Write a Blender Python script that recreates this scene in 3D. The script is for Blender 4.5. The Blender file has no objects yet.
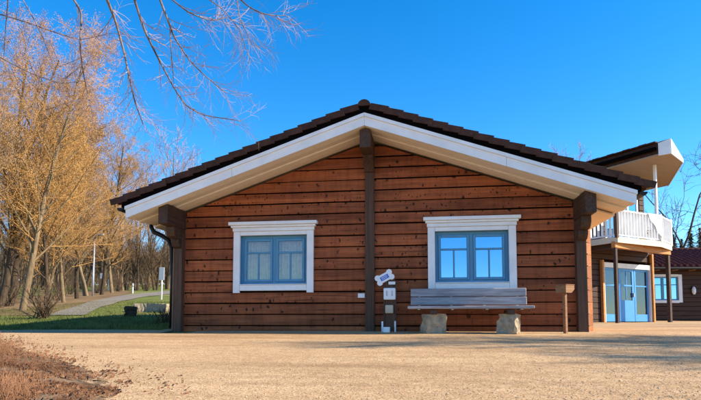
import bpy, math, random
from mathutils import Vector, Matrix, noise
R = math.radians
random.seed(7)
scene = bpy.context.scene
col = scene.collection

# ------------------------------------------------------------------ camera
FPX, YAW, PIT, SHY = 556.8, .1423, .0698, 82.63          # focal length in photo pixels, yaw, pitch, vertical shift
CAM = Vector((1.041, -9.702, .170))
cd = bpy.data.cameras.new('camera'); cam = bpy.data.objects.new('camera', cd); col.objects.link(cam)
cd.sensor_width = 36; cd.lens = 36 * FPX / 701; cd.shift_y = SHY / 701; cd.clip_end = 2000; cd.clip_start = .05
cam.location = CAM; cam.rotation_euler = (math.pi / 2 + PIT, 0, YAW)
scene.camera = cam

# ------------------------------------------------------------------ sky, sun, exposure
SUN_EL, SUN_AZ = R(31), R(91.0)                           # azimuth measured from +Y towards +X
w = bpy.data.worlds.new('World'); scene.world = w; w.use_nodes = True
nt = w.node_tree; nt.nodes.clear()
sky = nt.nodes.new('ShaderNodeTexSky'); sky.sky_type = 'NISHITA'; sky.sun_disc = False
sky.sun_elevation = SUN_EL; sky.sun_rotation = SUN_AZ; sky.altitude = 400; sky.air_density = 1.0; sky.dust_density = .2; sky.ozone_density = 4
hs = nt.nodes.new('ShaderNodeHueSaturation'); hs.inputs['Saturation'].default_value = 1.35; hs.inputs['Value'].default_value = .90
bg = nt.nodes.new('ShaderNodeBackground'); bg.inputs['Strength'].default_value = .15
ow = nt.nodes.new('ShaderNodeOutputWorld')
nt.links.new(sky.outputs[0], hs.inputs['Color']); nt.links.new(hs.outputs[0], bg.inputs[0]); nt.links.new(bg.outputs[0], ow.inputs[0])
sd = bpy.data.lights.new('sun', 'SUN'); sd.energy = 4.6; sd.angle = R(.53); sd.color = (1, .88, .70)
so = bpy.data.objects.new('sun', sd); col.objects.link(so)
tosun = Vector((math.sin(SUN_AZ) * math.cos(SUN_EL), math.cos(SUN_AZ) * math.cos(SUN_EL), math.sin(SUN_EL)))
so.rotation_euler = (-tosun).to_track_quat('-Z', 'Y').to_euler(); so.location = (30, 0, 30)
vs = scene.view_settings
vs.view_transform = 'Standard'; vs.look = 'None'; vs.gamma = 1; vs.use_curve_mapping = False; vs.exposure = 1.12

# ------------------------------------------------------------------ pixels to directions
_fw = Vector((-math.sin(YAW), math.cos(YAW), 0)); _rt = Vector((math.cos(YAW), math.sin(YAW), 0)); _up = Vector((0, 0, 1))
_F = _fw * math.cos(PIT) + _up * math.sin(PIT); _U = -_fw * math.sin(PIT) + _up * math.cos(PIT)
def ray(x, y): return _F + _rt * ((x - 350.5) / FPX) + _U * ((200 + SHY - y) / FPX)
def atY(x, y, Y): d = ray(x, y); return CAM + d * ((Y - CAM.y) / d.y)
def atz(x, y, z): d = ray(x, y); return CAM + d * ((z - CAM.z) / d.z)
def atd(x, y, t): return CAM + ray(x, y) * t
def sstep(a, b, x):
    t = min(1, max(0, (x - a) / (b - a))); return t * t * (3 - 2 * t)
def gz(x, y):                                            # terrain height: yard falls to the camera, park rises on the west
    if y <= 0: h = max(.045 * y, -.9)
    else:
        s = .08 + (.012 - .08) * sstep(-3.6, 4, x)
        h = s * min(y, 100) + (min(y, 100) ** 2 and 0)
    return h + (.025 * noise.noise(Vector((x * .35, y * .35, 0))) if y > .6 else .012 * noise.noise(Vector((x * .5, y * .5, 3))) * min(1, abs(y)))
def gp(px, py):                                          # where a pixel's ray meets the terrain
    d = ray(px, py); t = 1.0
    while t < 160:
        p = CAM + d * t
        if p.z <= gz(p.x, p.y): return p
        t += .05 + t * .004
    return CAM + d * 60

# ------------------------------------------------------------------ materials
def new_mat(name):
    m = bpy.data.materials.new(name); m.use_nodes = True
    n = m.node_tree; b = n.nodes['Principled BSDF']; return m, n, b
def N(n, t, **k):
    o = n.nodes.new(t)
    for a, v in k.items(): setattr(o, a, v)
    return o
def ramp(n, pts):
    r = N(n, 'ShaderNodeValToRGB'); e = r.color_ramp.elements
    while len(e) < len(pts): e.new(.5)
    for q, (p, c) in zip(e, pts): q.position = p; q.color = (*c, 1) if len(c) == 3 else c
    return r
def mix(n, a, b, f, mode='MIX'):
    x = N(n, 'ShaderNodeMix', data_type='RGBA', blend_type=mode)
    for i, v in ((6, a), (7, b), (0, f)):
        if hasattr(v, 'links'): n.links.new(v, x.inputs[i])
        else: x.inputs[i].default_value = (*v, 1) if isinstance(v, tuple) else v
    return x.outputs[2]
def coords(n, scale=(1, 1, 1), kind='Object', rnd=False):
    t = N(n, 'ShaderNodeTexCoord'); m = N(n, 'ShaderNodeMapping'); m.inputs['Scale'].default_value = scale
    n.links.new(t.outputs[kind], m.inputs[0])
    if rnd:
        oi = N(n, 'ShaderNodeObjectInfo'); mu = N(n, 'ShaderNodeMath', operation='MULTIPLY'); mu.inputs[1].default_value = 37.0
        n.links.new(oi.outputs['Random'], mu.inputs[0])
        cx = N(n, 'ShaderNodeCombineXYZ'); n.links.new(mu.outputs[0], cx.inputs[0]); n.links.new(mu.outputs[0], cx.inputs[1])
        n.links.new(cx.outputs[0], m.inputs['Location'])
    return m.outputs[0]
def noi(n, vec, scale, detail=4, rough=.55):
    x = N(n, 'ShaderNodeTexNoise'); x.inputs['Scale'].default_value = scale; x.inputs['Detail'].default_value = detail; x.inputs['Roughness'].default_value = rough
    if vec is not None: n.links.new(vec, x.inputs['Vector'])
    return x.outputs['Fac']
def bump(n, b, h, strength=.3, dist=.01):
    x = N(n, 'ShaderNodeBump'); x.inputs['Strength'].default_value = strength; x.inputs['Distance'].default_value = dist
    n.links.new(h, x.inputs['Height']); n.links.new(x.outputs[0], b.inputs['Normal'])
def plain(name, c, rough=.6, var=.25, scale=8, spec=.3, metal=0, bmp=.15):
    m, n, b = new_mat(name)
    v = coords(n, rnd=True); f = noi(n, v, scale, 5)
    r = ramp(n, [(.25, tuple(max(0, x * (1 - var)) for x in c)), (.75, tuple(min(1, x * (1 + var * .6)) for x in c))])
    n.links.new(f, r.inputs[0]); n.links.new(r.outputs[0], b.inputs['Base Color'])
    b.inputs['Roughness'].default_value = rough; b.inputs['Specular IOR Level'].default_value = spec; b.inputs['Metallic'].default_value = metal
    if bmp: bump(n, b, noi(n, v, scale * 6, 3), bmp, .005)
    return m
def wood(name, c1, c2, grain=(1.2, 30, 30), knots=0, stain=.0, rough=.65, objvar=.35, axis='x', spec=.25, weather=0):
    m, n, b = new_mat(name)
    sc = grain if axis == 'x' else ((grain[1], grain[1], grain[0]) if axis == 'z' else (grain[1], grain[0], grain[1]))
    v = coords(n, sc, rnd=True); f = noi(n, v, 1.0, 6, .65)
    r = ramp(n, [(.3, c1), (.7, c2)]); n.links.new(f, r.inputs[0]); c = r.outputs[0]
    if knots:
        kv = coords(n, (6.2, 1.0, 4.6) if axis == 'x' else (7, 1, 3), rnd=True)
        dn = N(n, 'ShaderNodeTexNoise'); dn.inputs['Scale'].default_value = 2.2; n.links.new(kv, dn.inputs['Vector']); da = N(n, 'ShaderNodeVectorMath', operation='MULTIPLY_ADD'); n.links.new(dn.outputs['Color'], da.inputs[0]); da.inputs[1].default_value = (.55, .55, .55); n.links.new(kv, da.inputs[2]); kv = da.outputs[0]
        vo = N(n, 'ShaderNodeTexVoronoi'); vo.inputs['Scale'].default_value = 1.35; n.links.new(kv, vo.inputs['Vector'])
        kr = ramp(n, [(.0, (1, 1, 1)), (.12, (.95, .95, .95)), (.25, (0, 0, 0))]); n.links.new(vo.outputs['Distance'], kr.inputs[0])
        sel = N(n, 'ShaderNodeSeparateColor'); n.links.new(vo.outputs['Color'], sel.inputs[0])
        gt = N(n, 'ShaderNodeMath', operation='GREATER_THAN'); gt.inputs[1].default_value = 1 - knots; n.links.new(sel.outputs[0], gt.inputs[0])
        mu = N(n, 'ShaderNodeMath', operation='MULTIPLY'); n.links.new(kr.outputs[0], mu.inputs[0]); n.links.new(gt.outputs[0], mu.inputs[1])
        c = mix(n, c, tuple(x * .10 for x in c1), mu.outputs[0])
    if weather:
        wv = coords(n, (9, 1, 1.1)); wf = noi(n, wv, 1.0, 6, .7); wr = ramp(n, [(.46, (0, 0, 0)), (.66, (weather,) * 3)]); n.links.new(wf, wr.inputs[0])
        c = mix(n, c, tuple(x * .30 for x in c1), wr.outputs[0])                    # vertical drip stains
        bv = coords(n, (.45, 1, 5.2), rnd=True); bf = noi(n, bv, 1.0, 3, .5); br = ramp(n, [(.35, (.72, .66, .62)), (.5, (1, 1, 1)), (.68, (1.28, 1.22, 1.15))]); n.links.new(bf, br.inputs[0])
        c = mix(n, c, br.outputs[0], 1.0, 'MULTIPLY')                               # faded and darker lengths
        cv = coords(n, (.9, 1, 60), rnd=True); cf = noi(n, cv, 1.0, 2, .5); cr = ramp(n, [(.66, (0, 0, 0)), (.69, (.75,) * 3)]); n.links.new(cf, cr.inputs[0])
        c = mix(n, c, tuple(x * .12 for x in c1), cr.outputs[0])                    # drying cracks
        kv2 = coords(n, (9.0, 1.0, 7.0), rnd=True); v2 = N(n, 'ShaderNodeTexVoronoi'); v2.inputs['Scale'].default_value = 1.5; n.links.new(kv2, v2.inputs['Vector'])
        k2 = ramp(n, [(.0, (.9,) * 3), (.13, (.8,) * 3), (.21, (0, 0, 0))]); n.links.new(v2.outputs['Distance'], k2.inputs[0])
        s2 = N(n, 'ShaderNodeSeparateColor'); n.links.new(v2.outputs['Color'], s2.inputs[0]); g2 = N(n, 'ShaderNodeMath', operation='GREATER_THAN'); g2.inputs[1].default_value = .62; n.links.new(s2.outputs[1], g2.inputs[0])
        m2 = N(n, 'ShaderNodeMath', operation='MULTIPLY'); n.links.new(k2.outputs[0], m2.inputs[0]); n.links.new(g2.outputs[0], m2.inputs[1])
        c = mix(n, c, tuple(x * .10 for x in c1), m2.outputs[0])
    if stain:
        sv = coords(n, (1.6, 1, 4.0) if axis == 'x' else (5, 5, 1)); s = noi(n, sv, 1.6, 6, .6)
        sr = ramp(n, [(.52, (0, 0, 0)), (.72, (stain, stain, stain))]); n.links.new(s, sr.inputs[0])
        c = mix(n, c, tuple(x * .25 for x in c1), sr.outputs[0])
    oi = N(n, 'ShaderNodeObjectInfo'); mr = N(n, 'ShaderNodeMapRange'); n.links.new(oi.outputs['Random'], mr.inputs[0])
    mr.inputs[3].default_value = 1 - objvar; mr.inputs[4].default_value = 1 + objvar * .5
    h = N(n, 'ShaderNodeHueSaturation'); n.links.new(c, h.inputs['Color']); n.links.new(mr.outputs[0], h.inputs['Value'])
    n.links.new(h.outputs[0], b.inputs['Base Color'])
    b.inputs['Roughness'].default_value = rough; b.inputs['Specular IOR Level'].default_value = spec
    bump(n, b, f, .35, .004)
    return m
M = {}
M['log'] = wood('log_wood', (.205, .053, .018), (.39, .115, .040), knots=.60, stain=.45, objvar=.22, weather=.38)
M['endlog'] = wood('weathered_post_wood', (.052, .027, .017), (.12, .068, .044), axis='z', stain=.4, objvar=.2)
M['purlin'] = wood('dark_beam_wood', (.042, .022, .015), (.10, .055, .036), axis='y', objvar=.2, stain=.4)
M['core'] = plain('dark_core_wood', (.022, .012, .007), .9)
M['cream'] = wood('cream_painted_board', (.70, .61, .48), (.84, .76, .63), objvar=.14, rough=.5)
M['soffit_brown'] = wood('beige_brown_soffit', (.30, .21, .14), (.42, .30, .20), objvar=.08)
M['white'] = plain('white_gloss_paint', (.80, .80, .80), .4, .13, 3.5, .35, bmp=.12)
M['cream_trim'] = plain('cream_paint', (.66, .55, .40), .5, .1, 6)
M['blue'] = plain('blue_paint', (.080, .26, .43), .4, .12, 6, .4, bmp=.05)
M['bright_blue'] = plain('bright_blue_door_paint', (.06, .27, .60), .4, .1, 6, .4, bmp=.05)
M['tile'] = plain('brown_roof_tile', (.060, .028, .020), .8, .45, 9, .2, bmp=.4)
M['tile_far'] = plain('reddish_roof_tile', (.16, .055, .045), .75, .4, 7, .2, bmp=.3)
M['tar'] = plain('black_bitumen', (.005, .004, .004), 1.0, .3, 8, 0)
M['black'] = plain('black_painted_metal', (.006, .005, .005), .5, .3, 8)
M['bench'] = wood('grey_weathered_bench_wood', (.20, .18, .19), (.44, .41, .42), grain=(2.0, 26, 26), stain=.45, objvar=.15, rough=.8)
M['stone'] = plain('rough_beige_stone', (.36, .29, .20), .9, .4, 14, .2, bmp=.8)
M['boxwood'] = wood('light_larch_board', (.34, .17, .07), (.50, .28, .13), objvar=.1)
M['boxbrown'] = wood('red_brown_board', (.20, .090, .040), (.33, .165, .078), objvar=.1)
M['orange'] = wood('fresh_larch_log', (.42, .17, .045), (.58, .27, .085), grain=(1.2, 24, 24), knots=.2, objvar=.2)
M['cut_end'] = wood('sawn_log_end', (.26, .085, .026), (.40, .15, .048), objvar=.25)
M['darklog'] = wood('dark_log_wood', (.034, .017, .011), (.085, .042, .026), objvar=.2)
M['plastic'] = plain('white_plastic', (.78, .79, .80), .4, .06, 5)
M['signblue'] = plain('sign_blue_print', (.05, .16, .55), .4, .05, 5, bmp=0)
M['beige'] = plain('beige_plastic', (.50, .42, .30), .5, .15, 8)
M['steel'] = plain('galvanised_steel', (.42, .43, .45), .45, .15, 10, .5, metal=.7)
M['curtain'] = plain('beige_curtain_cloth', (.68, .54, .36), .9, .25, 14, .1)
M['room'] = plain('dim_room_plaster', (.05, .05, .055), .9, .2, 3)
M['cloth'] = plain('white_cloth', (.78, .75, .70), .9, .08, 6)
M['flower'] = plain('red_flowers', (.45, .03, .03), .7, .4, 30)
M['leafgreen'] = plain('dark_green_leaf', (.03, .07, .02), .7, .4, 20)
M['conifer'] = plain('dark_conifer_needles', (.025, .045, .022), .8, .5, 6)
def glass(name, refl, tint, gc=(.92, .97, 1)):
    m = bpy.data.materials.new(name); m.use_nodes = True; n = m.node_tree; n.nodes.clear()
    t = N(n, 'ShaderNodeBsdfTransparent'); t.inputs[0].default_value = (*tint, 1)
    g = N(n, 'ShaderNodeBsdfGlossy'); g.inputs['Roughness'].default_value = .01; g.inputs['Color'].default_value = (*gc, 1)
    bp = N(n, 'ShaderNodeBump'); bp.inputs['Strength'].default_value = .05; bp.inputs['Distance'].default_value = .02
    n.links.new(noi(n, coords(n, rnd=True), 2.2, 1), bp.inputs['Height']); n.links.new(bp.outputs[0], g.inputs['Normal'])
    x = N(n, 'ShaderNodeMixShader'); x.inputs[0].default_value = refl
    o = N(n, 'ShaderNodeOutputMaterial')
    n.links.new(t.outputs[0], x.inputs[1]); n.links.new(g.outputs[0], x.inputs[2]); n.links.new(x.outputs[0], o.inputs[0])
    return m
M['glass_clear'] = glass('clear_window_glass', .09, (.92, .93, .93), (.75, .88, 1))
M['glass_dark'] = glass('dim_door_glass', .09, (.5, .55, .6), (.6, .8, 1))
M['glass_mirror'] = glass('blue_coated_window_glass', .85, (.4, .45, .5), (.22, .48, .78))  # reflection tinted blue to imitate a deeper mirrored sky
# gravel
m, n, b = new_mat('tan_gravel'); v = coords(n)
vo = N(n, 'ShaderNodeTexVoronoi'); vo.inputs['Scale'].default_value = 120; n.links.new(v, vo.inputs['Vector'])
sc_ = N(n, 'ShaderNodeSeparateColor'); n.links.new(vo.outputs['Color'], sc_.inputs[0])
r1 = ramp(n, [(0, (.36, .205, .092)), (.35, (.56, .355, .180)), (.8, (.68, .45, .245)), (1, (.80, .61, .40))]); n.links.new(sc_.outputs[0], r1.inputs[0])
f1 = noi(n, v, .55, 6, .6); r2 = ramp(n, [(.3, (.84, .82, .80)), (.62, (1.0, 1.0, 1.0))]); n.links.new(f1, r2.inputs[0])
f2 = noi(n, v, 9, 4, .7); r3 = ramp(n, [(.32, (.78, .76, .74)), (.6, (1, 1, 1))]); n.links.new(f2, r3.inputs[0])
f3 = noi(n, coords(n, (.22, 1.5, 1)), 1.0, 5, .6); r4 = ramp(n, [(.34, (.70, .67, .64)), (.56, (1, 1, 1))]); n.links.new(f3, r4.inputs[0])
c_ = mix(n, mix(n, r1.outputs[0], r2.outputs[0], 1.0, 'MULTIPLY'), r3.outputs[0], 1.0, 'MULTIPLY'); c_ = mix(n, c_, r4.outputs[0], 1.0, 'MULTIPLY')
n.links.new(c_, b.inputs['Base Color']); b.inputs['Roughness'].default_value = .95; b.inputs['Specular IOR Level'].default_value = .1
ad = N(n, 'ShaderNodeMath', operation='ADD'); n.links.new(vo.outputs['Distance'], ad.inputs[0]); n.links.new(noi(n, v, 14, 5, .7), ad.inputs[1])
bump(n, b, ad.outputs[0], .40, .006); M['gravel'] = m
def groundmat(name, pts, scale, scale2=18):
    m, n, b = new_mat(name); v = coords(n)
    f = noi(n, v, scale, 7, .65); f2 = noi(n, v, scale2, 4, .7)
    a = N(n, 'ShaderNodeMath', operation='MULTIPLY_ADD'); n.links.new(f2, a.inputs[0]); a.inputs[1].default_value = .5; n.links.new(f, a.inputs[2])
    r = ramp(n, pts); n.links.new(a.outputs[0], r.inputs[0]); n.links.new(r.outputs[0], b.inputs['Base Color'])
    b.inputs['Roughness'].default_value = .95; b.inputs['Specular IOR Level'].default_value = .1
    bump(n, b, a.outputs[0], .6, .05); return m
M['lawn'] = groundmat('winter_lawn', [(.45, (.030, .038, .011)), (.72, (.12, .15, .030)), (.95, (.26, .23, .08))], .35)
M['pathm'] = groundmat('grey_asphalt_path', [(.45, (.15, .132, .108)), (.95, (.28, .24, .195))], .8, 30)
M['soil'] = groundmat('dark_leafy_soil', [(.45, (.05, .030, .017)), (.7, (.16, .098, .055)), (.95, (.36, .23, .13))], 6, 40)
M['leaflitter'] = groundmat('leaf_litter', [(.45, (.06, .035, .015)), (.7, (.17, .105, .05)), (.95, (.30, .20, .10))], .6)
def bark(name, c1, c2, sc=(14, 14, 3)):
    m, n, b = new_mat(name); v = coords(n, sc, rnd=True); f = noi(n, v, 1, 5, .65)
    r = ramp(n, [(.3, c1), (.7, c2)]); n.links.new(f, r.inputs[0]); n.links.new(r.outputs[0], b.inputs['Base Color'])
    b.inputs['Roughness'].default_value = .9; b.inputs['Specular IOR Level'].default_value = .15; bump(n, b, f, .6, .03); return m
M['bark_pale'] = bark('pale_grey_bark', (.11, .075, .042), (.27, .195, .11))
M['bark_dark'] = bark('dark_brown_bark', (.035, .024, .017), (.10, .07, .045))
M['bark_birch'] = bark('birch_twig_bark', (.05, .038, .036), (.30, .23, .21), (5, 5, 5))
def twigmat(name, c1, c2):
    m, n, b = new_mat(name); f = noi(n, coords(n, rnd=True), 1.3, 5, .7)
    r = ramp(n, [(.3, c1), (.7, c2)]); n.links.new(f, r.inputs[0]); n.links.new(r.outputs[0], b.inputs['Base Color'])
    b.inputs['Roughness'].default_value = .85; b.inputs['Specular IOR Level'].default_value = .15
    return m
M['gold'] = twigmat('golden_brown_twigs', (.29, .140, .044), (.54, .31, .105))
M['gold2'] = twigmat('tawny_twigs', (.22, .125, .060), (.42, .26, .13))
M['mauve'] = twigmat('mauve_twigs', (.24, .16, .15), (.44, .32, .30))
M['brown'] = twigmat('brown_twigs', (.08, .05, .03), (.20, .125, .07))
M['dry'] = twigmat('dry_reddish_stems', (.075, .034, .019), (.31, .155, .080))
M['grass'] = twigmat('short_grass_blades', (.030, .045, .012), (.19, .20, .05))
M['pebble'] = plain('loose_pebbles', (.50, .34, .20), .9, .5, 60, .2, bmp=0)

# ------------------------------------------------------------------ mesh helpers
class MB:
    def __init__(s): s.v = []; s.f = []; s.mi = []
    def add(s, vs, fs, mi=0):
        o = len(s.v); s.v += [tuple(p) for p in vs]; s.f += [tuple(i + o for i in f) for f in fs]; s.mi += [mi] * len(fs); return s
    def box(s, x0, x1, y0, y1, z0, z1, mi=0):
        return s.add([(x0,y0,z0),(x1,y0,z0),(x1,y1,z0),(x0,y1,z0),(x0,y0,z1),(x1,y0,z1),(x1,y1,z1),(x0,y1,z1)],
            [(0,3,2,1),(4,5,6,7),(0,1,5,4),(1,2,6,5),(2,3,7,6),(3,0,4,7)], mi)
    def bbox(s, x0, x1, y0, y1, z0, z1, c=.004, mi=0):          # box with chamfered edges
        X, Y, Z = (x0, x1), (y0, y1), (z0, z1); vs = []
        for i in (0, 1):
            for j in (0, 1):
                for k in (0, 1):
                    a = Vector((X[i], Y[j], Z[k])); q = (1 - 2 * i, 1 - 2 * j, 1 - 2 * k)
                    vs += [a + Vector((0, q[1] * c, q[2] * c)), a + Vector((q[0] * c, 0, q[2] * c)), a + Vector((q[0] * c, q[1] * c, 0))]
        I = lambda i, j, k, a: ((i * 2 + j) * 2 + k) * 3 + a
        fs = []
        for i in (0, 1):
            fs += [(I(i,0,0,0), I(i,1,0,0), I(i,1,1,0), I(i,0,1,0)), (I(0,i,0,1), I(1,i,0,1), I(1,i,1,1), I(0,i,1,1)), (I(0,0,i,2), I(1,0,i,2), I(1,1,i,2), I(0,1,i,2))]
        for i in (0, 1):
            for j in (0, 1):
                fs += [(I(i,j,0,0), I(i,j,1,0), I(i,j,1,1), I(i,j,0,1)), (I(i,0,j,0), I(i,1,j,0), I(i,1,j,2), I(i,0,j,2)), (I(0,i,j,1), I(1,i,j,1), I(1,i,j,2), I(0,i,j,2))]
                for k in (0, 1): fs.append((I(i,j,k,0), I(i,j,k,1), I(i,j,k,2)))
        return s.add(vs, fs, mi)
    def prism(s, poly, d, mi=0):                               # polygon of 3D points pushed along d
        k = len(poly); a = [Vector(p) for p in poly]; bb = [p + Vector(d) for p in a]
        return s.add(a + bb, [tuple(range(k))[::-1], tuple(range(k, 2 * k))] + [(i, (i + 1) % k, (i + 1) % k + k, i + k) for i in range(k)], mi)
    def bar(s, p, q, wd, ht, mi=0, up=(0, 0, 1)):
        p, q = Vector(p), Vector(q); d = (q - p).normalized(); r = d.cross(Vector(up)).normalized() * wd / 2; u = r.cross(d).normalized() * ht / 2
        return s.prism([p - r - u, p + r - u, p + r + u, p - r + u], q - p, mi)
    def tube(s, pts, rad, sides=6, mi=0, cap=True):
        pts = [Vector(p) for p in pts]; o = len(s.v); k = len(pts); ref = None
        for i, p in enumerate(pts):
            d = (pts[min(i + 1, k - 1)] - pts[max(i - 1, 0)])
            d = d.normalized() if d.length > 1e-9 else Vector((0, 0, 1))
            if ref is None: ref = d.orthogonal().normalized()
            ref = (ref - d * ref.dot(d)); ref = ref.normalized() if ref.length > 1e-6 else d.orthogonal().normalized()
            t = d.cross(ref); r = rad[i] if hasattr(rad, '__len__') else rad
            for j in range(sides):
                a = 2 * math.pi * j / sides; s.v.append(tuple(p + (ref * math.cos(a) + t * math.sin(a)) * r))
        for i in range(k - 1):
            for j in range(sides):
                j2 = (j + 1) % sides
                s.f.append((o + i * sides + j, o + i * sides + j2, o + (i + 1) * sides + j2, o + (i + 1) * sides + j)); s.mi.append(mi)
        if cap and sides > 2:
            s.f.append(tuple(o + j for j in range(sides))[::-1]); s.f.append(tuple(o + (k - 1) * sides + j for j in range(sides))); s.mi += [mi, mi]
        return s
    def build(s, name, mats, parent=None, loc=None, smooth=False, mat=None):
        me = bpy.data.meshes.new(name); me.from_pydata(s.v, [], s.f)
        for q in (mats if isinstance(mats, (list, tuple)) else [mats]): me.materials.append(M[q])
        if any(s.mi): me.polygons.foreach_set('material_index', s.mi)
        if smooth: me.polygons.foreach_set('use_smooth', [True] * len(me.polygons))
        me.validate(); fixn(me)
        return put(name, me, parent, loc)
def fixn(me):
    if len(me.polygons) > 4000: return
    import bmesh
    bm = bmesh.new(); bm.from_mesh(me); bmesh.ops.recalc_face_normals(bm, faces=bm.faces); bm.to_mesh(me); bm.free()
def put(name, data, parent=None, loc=None, rot=None):
    o = bpy.data.objects.new(name, data); col.objects.link(o)
    if parent is not None: o.parent = parent
    if loc is not None: o.location = loc
    if rot is not None: o.rotation_euler = rot
    return o
def empty(name, loc=(0, 0, 0), rz=0):
    o = put(name, None, None, loc, (0, 0, rz)); o.empty_display_size = .1; return o
def tag(o, label, cat, group=None):
    o['label'] = label; o['category'] = cat
    if group: o['group'] = group
    return o
def structure(o): o['kind'] = 'structure'; return o
def stuff(o, label=None, cat=None):
    o['kind'] = 'stuff'
    if label: o['label'] = label; o['category'] = cat
    return o
def box(name, mat, parent, *a, c=.004): return MB().bbox(*a, c=c).build(name, mat, parent)

# ------------------------------------------------------------------ ground sheets
def axis(bands):
    out = []
    for a, bb, st in bands:
        k = max(1, round((bb - a) / st)); out += [a + (bb - a) * i / k for i in range(k)]
    return out + [bands[-1][1]]
def sheet(name, xs, ys, dz, mat, keep=None):
    mb = MB(); ix = {}
    for j, y in enumerate(ys):
        for i, x in enumerate(xs):
            ix[i, j] = len(mb.v); mb.v.append((x, y, gz(x, y) + (dz(x, y) if callable(dz) else dz)))
    for j in range(len(ys) - 1):
        for i in range(len(xs) - 1):
            if keep is None or keep((xs[i] + xs[i + 1]) / 2, (ys[j] + ys[j + 1]) / 2):
                mb.f.append((ix[i, j], ix[i + 1, j], ix[i + 1, j + 1], ix[i, j + 1])); mb.mi.append(0)
    return structure(mb.build(name, mat, smooth=True))
xs = axis([(-500, -60, 44), (-60, -20, 2), (-20, 20, .5), (20, 60, 2), (60, 500, 44)])
ys = axis([(-60, -16, 4), (-16, -1, .5), (-1, 14, .25), (14, 60, 1), (60, 160, 5), (160, 800, 64)])
sheet('ground', xs, ys, -.012, 'lawn')
def yard_edge(x):                                       # north edge of the gravel on the west side, against the lawn
    return .05 + .10 * math.sin(x * .9) if x < -3.6 else 30
gx = axis([(-60, -14, 4), (-14, -3.6, .26), (-3.6, 20, .5), (20, 40, 2)]); 
mb = MB(); cols = {}
gys = axis([(-40, -10, 2), (-10, -.8, .2)])
for i, x in enumerate(gx):
    e = yard_edge(x) if x < -3.55 else 28
    for j in range(len(gys) + 46):
        if j < len(gys): y = gys[j]
        else:
            t = (j - len(gys) + 1) / 46; y = -.8 + (e + .8) * (t if e < 2 else t * t * .75 + t * .25)
        cols[i, j] = len(mb.v); mb.v.append((x, y, gz(x, y) + .006))
for i in range(len(gx) - 1):
    for j in range(len(gys) + 45):
        if gx[i] < -3.55 <= gx[i + 1] and j >= len(gys): continue
        mb.f.append((cols[i, j], cols[i + 1, j], cols[i + 1, j + 1], cols[i, j + 1])); mb.mi.append(0)
structure(mb.build('gravel_yard', 'gravel', smooth=True))
# asphalt path climbing through the park and the leaf litter under the trees
def strip(name, L, Rr, mat, dz):
    mb = MB(); k = len(L)
    for p, q in zip(L, Rr):
        for t in (0, .25, .5, .75, 1):
            v = p.lerp(q, t); mb.v.append((v.x, v.y, gz(v.x, v.y) + dz))
    for i in range(k - 1):
        for j in range(4):
            a = i * 5 + j; mb.f.append((a, a + 1, a + 6, a + 5)); mb.mi.append(0)
    return structure(mb.build(name, mat, smooth=True))
def resample(pts, k):
    ps = [gp(*p) for p in pts]; L = [0]
    for a, bb in zip(ps, ps[1:]): L.append(L[-1] + (bb - a).length)
    out = []
    for i in range(k):
        t = L[-1] * i / (k - 1); j = 0
        while j < len(ps) - 2 and L[j + 1] < t: j += 1
        out.append(ps[j].lerp(ps[j + 1], (t - L[j]) / max(1e-6, L[j + 1] - L[j])))
    return out
strip('leaf_litter', resample([(-60, 316), (-20, 303), (30, 297), (90, 291), (110, 288)], 40), resample([(58, 315.5), (75, 308), (95, 301), (120, 296), (135, 292)], 40), 'leaflitter', .004)
strip('park_path', resample([(48, 315.5), (74, 307), (95, 300.5), (125, 295), (172, 290.5)], 40), resample([(84, 315.5), (100, 307.5), (118, 302), (140, 297.5), (176, 293.5)], 40), 'pathm', .012)

# ------------------------------------------------------------------ the log house
W, OV, ZR, SL, FT, HX = 3.72, .815, 3.582, .344, .202, 4.155     # half width, gable overhang, fascia top at ridge, slope, fascia height, half span of roof
ZS = ZR - FT                                                      # soffit height at the ridge
DEEP = 4.3
house = empty('log_house'); tag(house, 'small brown log house with white fascia and dark tiled gable roof', 'house')
core = MB()
core.prism([(-3.5, .12, -.05), (3.5, .12, -.05), (3.5, .12, 2.1), (0, .12, ZS - .02), (-3.5, .12, 2.1)], (0, .02, 0))
def cut_core():
    mb = MB(); T = .04
    def panel(x0, x1, z0, z1): mb.box(x0, x1, .11, .11 + T, z0, z1)
    for c in (-1.75, 1.75):
        panel(c - 1.75 if c < 0 else c - 1.745, c + 1.745 if c < 0 else c + 1.75, -.05, .80)
        panel(c - 1.75 if c < 0 else .003, c - .69, .802, 1.78); panel(c + .69, -.003 if c < 0 else c + 1.75, .802, 1.78)
    mb.prism([(-3.5, .11, 1.782), (3.5, .11, 1.782), (3.5, .11, 2.14), (0, .11, ZS - .03), (-3.5, .11, 2.14)], (0, T, 0))
    return mb
front = cut_core().build('front_wall', 'core', house)
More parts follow.
